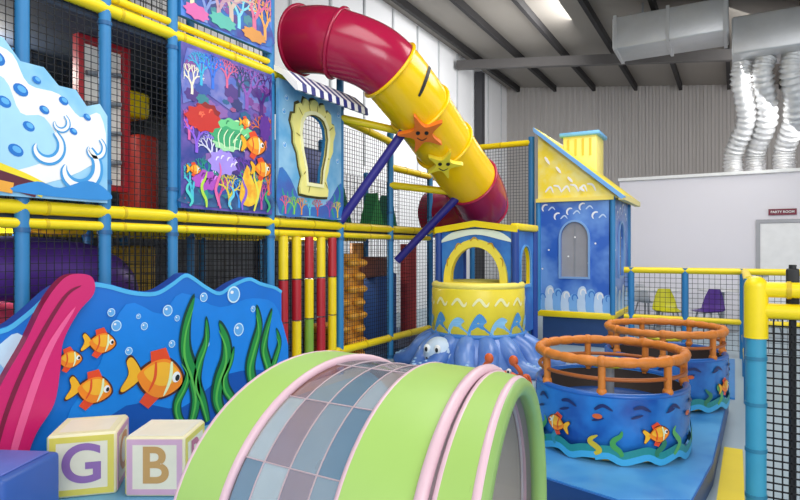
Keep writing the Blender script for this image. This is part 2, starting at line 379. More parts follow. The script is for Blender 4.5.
# slide
b=B(); RT=M('#A5173F',.2,var=.06,scale=2); YT=M('#F9C80A',.2,var=.05,scale=2)
P=cr([(-4.4,5.3,3.95),(-3.98,5.33,3.87),(-3.52,5.58,3.66),(-3.34,6.0,3.35),(-3.28,6.5,3.03),(-3.23,7.05,2.7),(-3.18,7.65,2.36),(-3.3,8.1,2.17),(-3.75,8.4,2.1),(-4.3,8.5,2.08)],12)
i1,i2=28,68
R=.375
b.tube(P[:i1+1],R,RT,36,caps=False); b.tube(P[i1:i2+1],R,YT,36,caps=False); b.tube(P[i2:],R+.01,RT,36,caps=False)
for i in (0,14,i1,i1+13,i1+26,i2,i2+14):
    t=(P[min(i+1,len(P)-1)]-P[max(i-1,0)]).normalized(); mm=RT if i<i1 or i>=i2 else YT
    b.ring(P[i],R+.012,.022,mm,t,40,8)
def star(cx,r,m,ctr,nrm,up,th=.03):
    nrm=Vector(nrm).normalized(); up=Vector(up); up=(up-nrm*up.dot(nrm)).normalized(); U=up.cross(nrm)
    mp=planar(ctr,U,up,nrm); pts=[]
    for i in range(10):
        a=math.pi/2+i*math.pi/5+cx; rr=r if i%2==0 else r*.4; pts.append((rr*math.cos(a),rr*math.sin(a),0))
    pts=[(p[0],p[1]) for p in cr(pts,4,True)]
    b.prism(mp,pts,-th,th,m); return mp
for k,(idx,col,rr,rot) in enumerate(((i1+14,'#E8741E',.29,.35),(i1+25,'#F2DC3A',.24,-.3))):
    p=P[idx]; t=(P[idx+1]-P[idx-1]).normalized(); n=Vector((.25,-.75,-.55)); n=(n-t*n.dot(t)).normalized()
    q=star(rot,rr,M(col),p+n*(R+.03),n,(0,0,1))
    b.poly(q,ell(-.05,.03,.025,.03),.034,BLK); b.poly(q,ell(.05,.03,.025,.03),.034,BLK); b.ribbon(q,[(-.06,-.04),(0,-.08),(.06,-.04)],.014,.034,BLK)
idx=i1+6; t=(P[idx+1]-P[idx-1]).normalized(); n=Vector((.5,-.6,.5)); n=(n-t*n.dot(t)).normalized(); s2=n.cross(t)
def sm(u,v,w=0):
    a=u/R; return P[idx]+t*v+(n*math.cos(a)+s2*math.sin(a))*(R+.004+w)
b.ribbon(sm,[(-.3,.02),(-.1,-.04),(.1,-.04),(.28,.05)],.05,.001,BLK,10)
b.done('tube_slide')

# ---------------------------------------------------------------- mural panels
b=B(); mp=XP(-4.1); o=.024; LM=(3.36,4.44,1.88,3.26)
b.prism(mp,rect(3.34,1.86,4.46,3.28),-.02,.02,M('#2f3f8f',.5,scale=5,col2='#6a56a8'),BLU)
blob(b,mp,[(3.36,2.75),(3.6,2.9),(3.9,2.8),(4.2,2.9),(4.42,2.8),(4.44,3.1),(4.4,3.24),(3.9,3.22),(3.4,3.24)],o,M('#7d7fc0',.5,scale=7,col2='#4b63b8'),2)
blob(b,mp,[(3.38,2.0),(3.6,2.35),(3.9,2.15),(4.2,2.3),(4.42,2.1),(4.42,1.9),(3.38,1.9)],o+.001,M('#1d2f6a',.5,scale=8,col2='#3a6a9a'),3)
pal=['#2b4fa0','#4a2f80','#1f5f8a','#7a3f90','#2f7f8a','#8a5fa8','#a04f80','#2a3070']
for i in range(70):
    x=random.uniform(3.42,4.38); y=random.uniform(1.94,3.1); r=random.uniform(.03,.09)
    x=min(max(x,3.36+r*1.3),4.44-r*1.3); frill(b,mp,x,y,r,r*random.uniform(.5,.9),o+.0015+.00001*i,M(random.choice(pal)),random.randint(5,8))
for x,y,h,c in ((3.45,2.85,.2,'#F0E8D0'),(3.55,2.95,.22,'#2bb0d8'),(3.68,2.95,.24,'#1f6fe0'),(3.85,3.0,.2,'#E0608a'),(4.3,2.8,.36,'#4a1f7a'),(4.1,2.85,.34,'#8a4fb0'),(4.0,2.95,.22,'#20306a'),(3.42,2.45,.2,'#E25fA0'),(3.5,2.35,.24,'#8f5fe0'),(3.85,2.25,.34,'#8a7ae0'),(3.7,2.2,.26,'#e0e0f5'),(4.1,2.0,.3,'#6a3fb0'),(4.35,2.5,.26,'#E2702a'),(4.4,2.05,.25,'#E2702a'),(4.2,1.95,.28,'#2fa88a'),(3.45,1.92,.25,'#4ac5d8'),(3.6,1.92,.3,'#1f9a8a'),(3.75,1.9,.22,'#d94f8f'),(3.88,1.9,.24,'#e8d23a'),(4.0,1.9,.22,'#3a8fe0'),(4.3,1.9,.2,'#c84f9f')):
    coral(b,mp,x,y,h,M(c),o+.003+random.random()*.001,dep=5,lim=LM)
for x,y,rx,ry,c in ((3.57,2.66,.17,.1,'#C8281f'),(3.62,2.72,.13,.08,'#8f1418'),(3.5,2.62,.08,.05,'#e8503a'),(3.92,2.62,.22,.09,'#6fcf8a'),(3.88,2.55,.2,.08,'#3aa870'),(3.84,2.48,.14,.06,'#a5e0a8'),(4.0,2.68,.12,.04,'#cdf0b0'),(3.8,2.3,.15,.1,'#a890e8'),(3.84,2.33,.1,.06,'#d0c0ff'),(3.6,2.12,.13,.08,'#b04fc0'),(4.35,2.72,.07,.12,'#5a2090')):
    frill(b,mp,x,y,rx,ry,o+.006+random.random()*.0015,M(c))
for i in range(26):
    x,y,rx,ry,cs_=random.choice(((3.57,2.68,.13,.07,('#ff6a4a','#6a0f14')),(3.9,2.58,.18,.09,('#2a8a5a','#c8f5b8')),(3.82,2.3,.12,.08,('#6a50c0','#f0e8ff')),(3.6,2.12,.1,.06,('#e88af0','#6a2080'))))
    a=random.uniform(0,6.28); q=random.uniform(.2,1); b.ribbon(mp,[(x+rx*q*math.cos(a),y+ry*q*math.sin(a)),(x+rx*q*math.cos(a)+.015,y+ry*q*math.sin(a)+.03),(x+rx*q*math.cos(a)+.04,y+ry*q*math.sin(a)+.035)],.014,o+.0085,M(random.choice(cs_)),3)
for i in range(6): b.ribbon(mp,[(3.76+i*.06,2.44),(3.74+i*.07,2.54),(3.78+i*.08,2.62)],.012,o+.009,M('#e8fad0'))
fish(b,mp,4.2,2.52,.26,o+.010); fish(b,mp,4.3,2.3,.22,o+.010); fish(b,mp,3.47,2.2,.12,o+.01); fish(b,mp,4.08,2.72,.12,o+.01)
blob(b,mp,[(4.0,2.0),(4.1,2.32),(4.2,2.15),(4.32,2.25),(4.25,2.0),(4.12,1.92)],o+.009,M('#F2a52a',col2='#f6d23a',scale=12),3)
for i in range(7): weed(b,mp,3.42+i*.16,1.88,.22+.1*(i%3),M(['#4fd0c8','#b8e04a','#e86aa8','#6ad0e8','#8a5fd0','#e8e04a','#3fb06a'][i]),o+.011,.03,i,.03)
b.done('coral_reef_mural_panel')
b=B(); top=[(3.34,3.5),(4.46,3.5),(4.46,4.3),(4.2,4.42),(3.8,4.4),(3.34,4.5)]; LM=(3.36,4.44,3.52,4.3)
b.prism(mp,top,-.02,.02,M('#2440a0',.5,scale=6,col2='#4a7fd0'),BLU)
blob(b,mp,[(3.4,3.55),(3.5,3.9),(3.8,3.75),(4.1,4.0),(4.4,3.8),(4.42,3.55)],o,M('#1f6fb8',.5,scale=8,col2='#3a3a90'),3)
for i in range(40):
    x=random.uniform(3.45,4.35); y=random.uniform(3.58,4.1); r=random.uniform(.03,.08); frill(b,mp,x,y,r,r*.7,o+.0015+.00001*i,M(random.choice(pal)),6)
for x,y,h,c in ((3.45,3.55,.35,'#E8D9b0'),(3.6,3.52,.3,'#7a8fc8'),(3.75,3.55,.38,'#B98fa0'),(3.9,3.6,.4,'#c8b0a0'),(4.0,3.6,.3,'#7ad0e0'),(4.2,3.6,.4,'#d0608a'),(4.35,3.6,.3,'#f0a040'),(3.6,3.85,.3,'#8fb8f0'),(4.1,3.9,.3,'#2a2f80')): coral(b,mp,x,y,h,M(c),o+.003+random.random()*.001,dep=5,lim=LM)
for x,y,rx,ry,c in ((3.5,3.58,.12,.06,'#d05fa0'),(3.8,3.6,.14,.06,'#4fb0a0'),(4.2,3.6,.14,.06,'#d08a30')): frill(b,mp,x,y,rx,ry,o+.006,M(c))
b.ribbon(mp,[(3.34,4.42),(3.8,4.32),(4.46,4.24)],.05,o+.007,CYA,6,False)
b.done('coral_reef_mural_panel.001')
# seashell window
b=B(); c=(5.12,2.6)
half=[(0,.57),(.055,.555),(.085,.49),(.115,.54),(.17,.55),(.205,.46),(.24,.49),(.30,.46),(.31,.36),(.36,.35),(.385,.26),(.345,.16),(.34,.04),(.28,-.06),(.25,-.2),(.21,-.30),(.20,-.37),(.25,-.42),(.24,-.49),(.12,-.50),(0,-.50)]
full=half+[(-p[0],p[1]) for p in half[-2:0:-1]]
sh=[(c[0]+p[0],c[1]+p[1]) for p in full][::-1]
inn=[(c[0]+r[0]*.95,c[1]+r[1]) for r in ((-.13,-.36),(.13,-.36),(.15,-.2),(.21,-.02),(.24,.16),(.22,.28),(.16,.36),(.08,.39),(0,.40),(-.08,.39),(-.16,.36),(-.22,.28),(-.24,.16),(-.21,-.02),(-.15,-.2))]
big=[((p[0]-c[0])*1.07+c[0],(p[1]-c[1])*1.05+c[1]) for p in sh]
b.holed(mp,c,rect(4.56,1.86,5.66,3.28),inn,-.02,.02,M('#5FA6D4',.5,scale=3,col2='#94C4E2'),BLU)
b.holed(mp,c,big,inn,.02,.026,M('#4a4216')); b.holed(mp,c,sh,inn,.02,.05,M('#F2E88a',.4))
big2=[((p[0]-c[0])*1.16+c[0],(p[1]-c[1])*1.1+c[1]) for p in inn]; b.holed(mp,c,big2,inn,.05,.064,M('#FFF6C0',.4))
for i in range(0,len(sh),4): 
    q=sh[(i+2)%len(sh)]; b.ribbon(mp,[(c[0]+(q[0]-c[0])*.72,c[1]+(q[1]-c[1])*.78),(c[0]+(q[0]-c[0])*.95,c[1]+(q[1]-c[1])*.95)],.012,.053,M('#8a7820'),3)
b.tube([mp(p[0],p[1],.05) for p in inn],.010,M('#6a5c16'),8,closed=True)
b.net(XP(-4.12),4.85,5.4,2.2,3.0)
blob(b,mp,[(4.57,2.35),(4.75,2.25),(4.95,2.0),(5.35,2.02),(5.65,2.3),(5.65,1.88),(5.1,1.88),(4.57,1.88)],.0222,M('#2f78c0',.5,scale=5,col2='#3f5fb0'),3)
for x in (4.64,4.72,4.8,5.5,5.6): weed(b,mp,x,1.88,.38+.14*math.sin(x*9),M('#2f9a8a'),.0235,.035,x*5,.03)
for x,cc in ((4.66,'#e8608a'),(4.8,'#8fd04a'),(4.92,'#f09a30'),(5.06,'#5fd0d8'),(5.2,'#d94f4f'),(5.42,'#9a4fb0'),(5.58,'#f0d040')): coral(b,mp,x,1.88,.16,M(cc),.0245,dep=4,lim=(4.57,5.65,1.87,2.4))
for p in ((4.68,3.1),(4.64,2.95),(4.65,2.6),(5.6,3.1),(5.58,2.55)): bubble(b,mp,p[0],p[1],.03,.0235)
b.done('seashell_window_panel')
# ocean wave panel
b=B(); mp=XP(-4.08)
out=[(1.0,1.85),(2.66,1.85),(2.66,2.5),(2.6,2.58),(2.5,2.54),(2.42,2.64),(2.3,2.64),(2.2,2.74),(2.05,2.74),(1.95,2.86),(1.8,2.88),(1.6,3.0),(1.3,3.0),(1.0,2.9)]
b.prism(mp,out,-.02,.02,M('#7FBFE6',.45,scale=3,col2='#A8D8F0'),BLU)
o=.023
blob(b,mp,[(1.1,2.1),(1.5,2.7),(1.7,2.93),(1.85,2.82),(2.0,2.77),(2.1,2.6),(2.3,2.58),(2.45,2.45),(2.6,2.5),(2.62,2.2),(2.2,1.95),(1.6,1.9)],o,WHT,4)
blob(b,mp,[(1.6,2.3),(1.75,2.6),(1.95,2.6),(2.05,2.4),(2.2,2.4),(2.3,2.2),(2.1,2.05),(1.8,2.0)],o+.001,M('#A8D8F0'),4)
for x,y,r in ((1.9,2.72,.06),(2.05,2.55,.05),(1.75,2.75,.045),(2.2,2.45,.035),(1.95,2.45,.045),(1.85,2.3,.06),(2.15,2.64,.03),(2.33,2.54,.035),(2.5,2.46,.03),(2.4,2.34,.03),(2.02,2.15,.05),(2.1,2.32,.04),(1.8,2.55,.05)):
    b.poly(mp,ell(x,y,r,r*.75,14,-.5),o+.003,MBL); b.poly(mp,ell(x+.006,y+.006,r*.6,r*.4,12,-.5),o+.004,M('#5fb0e8'))
for k,(cx,cy,r) in enumerate(((2.42,2.08,.18),(2.2,2.2,.13),(2.55,2.24,.09),(2.3,2.38,.07))):
    sp=[(cx+r*(1-t/14)*math.cos(-t*.55+1),cy+r*(1-t/14)*math.sin(-t*.55+1)) for t in range(9)]
    b.ribbon(mp,sp,r*.55,o+.004+k*.0004,M('#3f9ad8'),8); b.ribbon(mp,sp,r*.26,o+.006,WHT,8)
b.ribbon(mp,[(1.0,2.2),(1.5,2.12),(2.0,1.98),(2.2,1.9)],.1,o+.008,M('#F1DA2a'),6,False); b.ribbon(mp,[(1.0,2.14),(1.5,2.06),(2.15,1.9)],.1,o+.009,M('#5a1f33'),6,False)
b.ribbon(mp,[(1.0,2.0),(1.6,1.95),(2.0,1.9)],.07,o+.0095,M('#E9A43a'),6,False)
blob(b,mp,[(2.0,1.88),(2.15,1.96),(2.3,1.93),(2.5,2.0),(2.64,1.95),(2.64,1.87)],o+.01,M('#2f8ad0'),4)
b.done('ocean_wave_mural_panel')

# ---------------------------------------------------------------- soft sea wall
b=B(); mp=XP(-3.95); 
topl=[(1.3,1.0),(1.6,1.06),(1.85,1.02),(2.0,1.1),(2.2,1.26),(2.4,1.28),(2.55,1.26),(2.75,1.2),(2.95,1.18),(3.1,1.24),(3.23,1.31),(3.32,1.28),(3.45,1.2),(3.6,1.14),(3.75,1.2),(3.95,1.25),(4.1,1.2),(4.3,1.15),(4.4,1.1)]
tp=[(p[0],p[1]) for p in cr([(q[0],q[1],0) for q in topl],4)]
b.prism(mp,[(1.3,.0),(4.4,.0)]+tp[::-1],-.05,.05,M('#1270cc',.3,var=.22,scale=1.5),M('#2a4ea8',.4))
o=.054
b.ribbon(mp,[(p[0],p[1]-.02) for p in topl],.03,o,M('#4fb4e4'),4,False)
blob(b,mp,[(2.35,.2),(2.5,.7),(2.7,1.1),(3.0,1.0),(3.2,1.15),(3.6,1.0),(4.0,1.05),(4.35,.9),(4.35,.2)],o+.0005,M('#1a82dc',.3,var=.2,scale=2),4)
blob(b,mp,[(2.3,.02),(2.7,.35),(3.2,.22),(3.7,.4),(4.3,.3),(4.38,.02)],o+.001,M('#0e4fa8',.3),4)
blob(b,mp,[(1.32,.3),(1.4,.95),(1.65,.98),(1.8,.9),(1.95,.98),(2.05,.8),(1.9,.5),(1.7,.3)],o+.002,M('#C5DFF2'),4)
blob(b,mp,[(1.4,.4),(1.5,.8),(1.7,.82),(1.85,.6),(1.75,.4)],o+.003,M('#4f8fd6'),4)
b.ribbon(mp,[(1.5,.95),(1.75,.86),(1.9,.7)],.06,o+.004,M('#7fb8e8'))
pk=[(1.62,.02),(1.7,.4),(1.82,.68),(1.96,.92),(2.08,1.16),(2.2,1.31),(2.3,1.34),(2.4,1.31),(2.41,1.2),(2.3,1.08),(2.2,.9),(2.18,.72),(2.14,.5),(2.03,.34),(1.98,.2),(1.98,.02)]
pb=[(p[0],p[1]) for p in cr([(q[0],q[1],0) for q in pk],5,True)]
b.prism(mp,pb,.05,.12,M('#D1206c',.3,var=.06,scale=2),M('#8d1240'))
b.ribbon(mp,[(1.75,.1),(1.85,.5),(2.0,.85),(2.2,1.18),(2.32,1.26)],.03,.122,M('#7a0f3a')); b.ribbon(mp,[(1.85,.1),(1.95,.45),(2.1,.85),(2.28,1.12)],.05,.123,M('#EE5f96'))
fish(b,mp,2.50,.84,.2,o+.006,-.2); fish(b,mp,2.27,.76,.16,.062,-.1); fish(b,mp,2.44,.52,.26,o+.006,-.3); fish(b,mp,2.97,.50,.43,o+.006,-.3)
for x,y,r in ((3.06,1.02,.045),(3.76,1.1,.075),(3.82,.78,.06),(2.58,1.05,.03),(2.62,.95,.04),(3.45,.7,.03),(3.42,1.1,.04),(3.15,.95,.025),(4.0,.95,.03),(2.8,1.0,.02),(2.85,.92,.03),(2.72,.75,.03),(3.1,.75,.03)): bubble(b,mp,x,y,r,o+.004)
for x,h,w,ph in ((3.28,1.1,.09,0),(3.4,.9,.07,1.6),(3.62,.85,.1,3),(3.7,.6,.07,1),(4.02,.95,.09,2),(4.2,.9,.08,.4),(4.3,.7,.06,2.2),(3.2,.6,.06,2.5)):
    weed(b,mp,x,.04,h,M('#0b3d30'),o+.007,w*1.5,ph,.06); weed(b,mp,x,.04,h*.97,M('#1f8a3a'),o+.009,w,ph,.06); weed(b,mp,x-.01,.04,h*.9,M('#5ab84a'),o+.011,w*.25,ph,.06)
b.done('soft_sea_mural_wall')

# ---------------------------------------------------------------- clear tunnel
b=B(); st=[(-1.34,1.69,-15),(-1.19,1.685,-9),(-.886,1.68,0),(-.681,1.66,4),(-.645,1.65,5),(-.56,1.615,8)]
R0=.55
def stn(f):
    i=min(int(f),len(st)-2); t=f-i; return [st[i][k]*(1-t)+st[i+1][k]*t for k in range(3)]
def tp_(f,th,r):
    x,y,h=stn(f); h=math.radians(h); return Vector((x-math.sin(h)*r*math.cos(th),y+math.cos(h)*r*math.cos(th),.575+r*math.sin(th)))
def band(f0,f1,r,m,t0=0,t1=2*math.pi,k=5,n=72):
    vs=[];fs=[]
    for i in range(k+1):
        for j in range(n+1): vs.append(tp_(f0+(f1-f0)*i/k,t0+(t1-t0)*j/n,r))
    for i in range(k):
        for j in range(n): a=i*(n+1)+j; fs.append([a,a+1,a+n+2,a+n+1])
    b.add(vs,fs,m,True)
def hoop(f,r,rr,m,n=72): b.tube([tp_(f,2*math.pi*j/n,r) for j in range(n)],rr,m,8,closed=True)
GR=M('#A9D06E',.35,var=.05); GI=M('#a8a29a',.5); PKE=M('#DDBBC6',.4); GR2=M('#8AAE62',.4)
for f0,f1 in ((0,.95),(2,3),(4,5)):
    band(f0,f1,R0,GR); band(f0,f1,R0-.035,GI)
    for f in (f0,f1): hoop(f,R0-.012,.014,PKE)
hoop(5,R0-.03,.03,GR2); 
band(3,4,R0-.03,M('#E7DDE2',.4)); hoop(3.05,R0+.0,.018,PKE); hoop(3.95,R0-.02,.015,PKE)
# clear window strips; painted colours stand in for reflections and the view through
refl_tint=['#8f9098','#E0D8CF','#C9A04A','#A9A5A5','#D88A50','#CFC8C4','#8a8d98','#E6D070','#B9837c','#D9D4D0','#7f8794','#DDB46a']
N1,N2=15,4
for i in range(N1):
    t0=2*math.pi*i/N1; t1=2*math.pi*(i+1)/N1
    for s_ in range(N2):
        f0=.95+1.05*s_/N2; f1=.95+1.05*(s_+1)/N2
        near=(70<math.degrees(t0)<200)
        band(f0,f1,R0-.02,M(refl_tint[(i*5+s_*7)%12],.14,alpha=.42 if near else .6,var=.12,scale=9,spec=.8,name='painted_reflection_plastic'),t0,t1,2,6)
for i in range(N1):
    th=2*math.pi*i/N1; b.tube([tp_(.95+1.05*j/6,th,R0-.018) for j in range(7)],.0025,M('#b9a5ac'),6)
for s_ in range(1,N2): hoop(.95+1.05*s_/N2,R0-.018,.0025,M('#b9a5ac'))
b.done('crawl_through_tunnel')

# ---------------------------------------------------------------- alphabet blocks
def block(name,c,sz,rz,faces):
    b=B(); b.box((c[0],c[1],sz/2+.02),(sz,sz,sz),CRM,rz,bev=.018,seg=3)
    for k,(col,ch,cc) in enumerate(faces):
        if k<4:
            a=rz+k*math.pi/2; n=Vector((math.sin(a),-math.cos(a),0)); U=Vector((math.cos(a),math.sin(a),0)); V=Vector((0,0,1))
        else: n=Vector((0,0,1)); U=Vector((math.cos(rz),math.sin(rz),0)); V=Vector((-math.sin(rz),math.cos(rz),0))
        mp=planar(Vector((c[0],c[1],sz/2+.02))+n*(sz/2),U,V,n); h=sz*.46
        sq=rect(-h,-h,h,h); si=rect(-h*.8,-h*.8,h*.8,h*.8)
        b.holed(mp,(0,0),sq,si,.0005,.003,M(col)); b.poly(mp,si,.002,M('#F3EBD2'))
        if ch: b.text(ch,sz*.85,lambda x,y,mp=mp:mp(x,y,.004),M(cc))
    b.done(name)
block('alphabet_foam_block',(-3.52,2.19),.38,math.radians(45),[('#E8D860','G','#9a70b0'),('#DDA8c4','C','#E0a060'),('#E8D23a','D','#3a8ad0'),('#9ac85a','E','#c03a3a'),('#F0E8b8','',None)])
block('alphabet_foam_block.001',(-3.10,2.43),.36,math.radians(30),[('#DDb0c8','B','#CFa060'),('#E8D860','R','#C8708a'),('#9ac85a','K','#3a8ad0'),('#E8D23a','M','#7a3a9a'),('#F2ECD8','',None)])
b=B(); b.box((-3.38,1.57,.2),(.46,.42,.36),M('#3a5fac',.4),math.radians(25),bev=.025,seg=3); b.box((-3.38,1.57,.385),(.38,.34,.012),M('#5f6fc0'),math.radians(25),bev=.005)
b.done('blue_foam_block')

# ---------------------------------------------------------------- teacup ride
b=B(); mp=planar((0,0,0),(1,0,0),(0,1,0),(0,0,1))
pl=[(-1.1,3.45),(-.55,3.3),(-.2,3.5),(-.12,4.2),(-.05,6.2),(-.3,6.6),(-1.0,6.6),(-1.35,6.1),(-1.42,4.4),(-1.35,3.75)]
b.prism(mp,pl,0,.14,M('#1F5EA8',.35,var=.15,scale=3),M('#16407a'))
b.prism(mp,[(p[0]*.98-.01,p[1]*.985+.07) for p in pl],.14,.146,M('#3A88D0',.35,scale=3,col2='#5AA4DC'))
b.done('teacup_ride_platform')
def cup(name,cx,cy,ang):
    b=B(); z0=.15; c=(cx,cy,z0)
    prof=[(.02,0.0),(.40,0.0),(.46,.03),(.495,.08),(.512,.2),(.515,.32),(.515,.42),(.50,.435),(.47,.42),(.47,.1),(.02,.1)]
    BS=M('#1C4FA0',.25,scale=4,col2='#2a7ac8')
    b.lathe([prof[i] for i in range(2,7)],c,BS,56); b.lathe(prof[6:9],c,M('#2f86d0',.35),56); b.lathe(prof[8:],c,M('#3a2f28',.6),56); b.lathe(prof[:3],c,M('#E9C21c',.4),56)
    b.ring((cx,cy,z0+.03),.455,.024,M('#F0B828',.4),n=56); b.ring((cx,cy,z0+.425),.495,.022,M('#1b5fb0',.3),n=56)
    mp=cylmap(c,.517)
    wav=[(2*math.pi*.517*i/40,.07+.02*math.sin(i*2.1)) for i in range(41)]
    b.ribbon(mp,wav,.07,.004,M('#1f8a8a'),3,False); b.ribbon(mp,[(p[0],p[1]-.03) for p in wav],.04,.005,M('#3fa8d8'),3,False)
    for i in range(24):
        a=(i/24)*2*math.pi*.517
        if i%3!=2: weed(b,mp,a,.06,.12+.1*((i*7)%5)/5,M(['#C8B22a','#3f984a','#2f8fa8','#2a7a5a','#58a85a'][i%5]),.006,.035,i*1.3,.03)
    for k in range(5):
        u=(ang+k*1.256)*.517; fish(b,mp,u,.2+.05*(k%2),.14,.008,.1,-1 if k%3 else 1)
        uu=u+.28; b.poly(mp,ell(uu,.3,.03,.016),.008,M('#d0602a'))
    for j in range(14):
        u=(j*.45)*.517; b.ribbon(mp,[(u,.34+.02*(j%2)),(u+.05,.37),(u+.11,.34)],.022,.006,M('#0c2460')); b.poly(mp,ell(u+.02,.28+.03*(j%3),.04,.009,12,.3),.006,M('#0c2460'))
    OR=M('#D07A28',.5,var=.2,scale=12,bump=.3)
    b.ring((cx,cy,.79),.485,.027,OR,n=120,k=12,bump=.3,nb=24)
    b.ring((cx,cy,.68),.485,.014,M('#A85a1c'),n=64,k=8)
    for i in range(7):
        a=i*2*math.pi/7+.3; p=(cx+.485*math.cos(a),cy+.485*math.sin(a)); b.cyl((p[0],p[1],.56),(p[0],p[1],.79),.024,OR,10); b.sph((p[0],p[1],.79),.04,OR,10,8); b.sph((p[0],p[1],.595),.034,OR,10,6)
    b.lathe([(.15,.1),(.15,.28),(.44,.28)],c,M('#1b4a90'),40); b.cyl((cx,cy,.2),(cx,cy,.70),.03,GRY); b.ring((cx,cy,.70),.14,.016,M('#d8d02a')); b.cyl((cx-.13,cy,.70),(cx+.13,cy,.70),.01,GRY)
    b.done(name)
cup('teacup_ride_car',-.77,4.32,.75); cup('teacup_ride_car.001',-.56,5.8,1.2)

# ---------------------------------------------------------------- castle play house
b=B(); X0,X1,Y0,Y1,Z0,Z1=-2.74,-1.6,9.2,10.7,.52,2.29
CB=M('#2a62c0',.35,scale=2.2,col2='#6f9fe0')
b.box(((X0+X1)/2,(Y0+Y1)/2+.03,Z0/2),(X1-X0-.1,Y1-Y0-.1,Z0),M('#27497c')); b.box(((X0+X1)/2,(Y0+Y1)/2,Z0-.03),(X1-X0+.06,Y1-Y0+.06,.1),YEL,bev=.02)
def arch(cx,z,w,h,n=14):
    p=[(cx-w,z),(cx+w,z)]
    for i in range(n+1):
        t=i/n; p.append((cx+w*math.cos(math.pi*t),z+h-w*1.2+w*1.2*math.sin(math.pi*t)))
    return p
def gothic(mp,u0,u1,cx,tx):
    A=arch(cx,1.08,.21*tx,.86); Bq=arch(cx,1.05,.24*tx,.92)
    b.holed(mp,(cx,1.5),rect(u0,Z0,u1,Z1),A,-.05,0,CB)
    b.holed(mp,(cx,1.45),Bq,A,0,.02,M('#7fa8d8')); b.poly(mp,A,-.04,M('#A5A5A8',.25,alpha=.9,var=.1,name='window_film'))
    b.ribbon(mp,[(cx,1.08),(cx,1.9)],.015,-.03,GRY,3,False)
    L=u1-u0
    for k in range(9):
        uu=u0+L*(k+.5)/9; hh=.30+.12*((k*3)%4)/3
        blob(b,mp,[(uu-L*.06,Z0+.02),(uu-L*.07,Z0+.6*hh),(uu-L*.05,Z0+.9*hh),(uu+L*.01,Z0+hh),(uu+L*.05,Z0+.85*hh),(uu+L*.03,Z0+.55*hh),(uu+L*.06,Z0+.02)],.004+k*.0004,M('#C5DCF2') if k%2 else M('#7fb5ea'),4)
        sp=[(uu+.05*L*(1-t/10)*math.cos(t*.6),Z0+.72*hh+.08*L*(1-t/10)*math.sin(t*.6)) for t in range(8)]; b.ribbon(mp,sp,.022,.009,WHT if k%2 else M('#3f80d0'))
    for k in range(5):
        uu=u0+L*(.1+.17*k); vv=Z1-.14-.07*((k*5)%3)
        sp=[(uu+.06*L*(1-t/12)*math.cos(t*.5+1),vv+.07*L*(1-t/12)*math.sin(t*.5+1)) for t in range(7)]; b.ribbon(mp,sp,.028,.005,M('#F0F6FF'))
        b.ribbon(mp,[(uu+.05,vv-.02),(uu+.11,vv+.03),(uu+.16,vv-.02)],.022,.005,M('#BFD8F5'))
    for k in range(6): b.poly(mp,ell(u0+L*(.06+.9*((k*37)%10)/10),1.2+.1*k,.015,.015,8),.006,WHT)
gothic(YP(Y0),X0,X1,(X0+X1)/2+.0,1); gothic(XP(X1),Y0,Y1,(Y0+Y1)/2,1.1)
b.box(((X0+X1)/2,Y1,1.4),(X1-X0,.05,1.77),CB); b.box((X0+.0,(Y0+Y1)/2,1.4),(.05,Y1-Y0,1.77),CB)
for x,y in ((X0,Y0),(X1,Y0),(X1,Y1)): b.cyl((x,y,Z0),(x,y,Z1+.02),.04,BLU,12)
ZT=3.36; tri=[(X0,Z1),(X1+.08,Z1),(X0,ZT)]
b.prism(YP(Y0),tri,-.05,.02,M('#F6DE3e',.4,scale=5,col2='#F2E68a')); b.prism(YP(Y1),tri,-.02,.05,M('#EFD44a'))
for k in range(6): b.ribbon(YP(Y0),[(X0+.12+.13*k,2.42+.1*(k%2)),(X0+.2+.13*k,2.5),(X0+.25+.13*k,2.4)],.03,.024,WHT)
rf=[(X0-.04,ZT+.05),(X1+.16,Z1-.0),(X1+.16,Z1+.05),(X0-.04,ZT+.10)]
b.prism(YP(Y0-.06),rf,-(Y1-Y0)-.12,0,M('#F6DE4a',.4)); 
b.prism(YP(Y0-.09),[(X0-.05,ZT+.03),(X1+.14,Z1-.03),(X1+.2,Z1+.0),(X0-.05,ZT+.10)],-.06,0.02,M('#6fa8e0'))
b.box((X1+.14,(Y0+Y1)/2,Z1+.0),(.08,Y1-Y0+.2,.08),M('#F0E08a')); b.box(((X0+X1)/2,Y0-.03,Z1+.0),(X1-X0+.05,.05,.06),M('#F2DE6a'))
for k in range(4): b.ribbon(YP(Y0-.02),[(X0+.12+.18*k,2.98-.17*k),(X0+.2+.18*k,2.85-.15*k)],.04,.03,WHT,3)
b.box((-2.25,10.2,3.05),(.55,.6,.75),M('#F2E27a'),bev=.02); b.box((-2.25,10.2,3.44),(.66,.7,.07),M('#6fb0e0'),bev=.02)
for k in range(4): b.box((-2.43+.12*k,9.89,3.22),(.03,.02,.28),M('#d8b83a'))
b.done('castle_play_house')

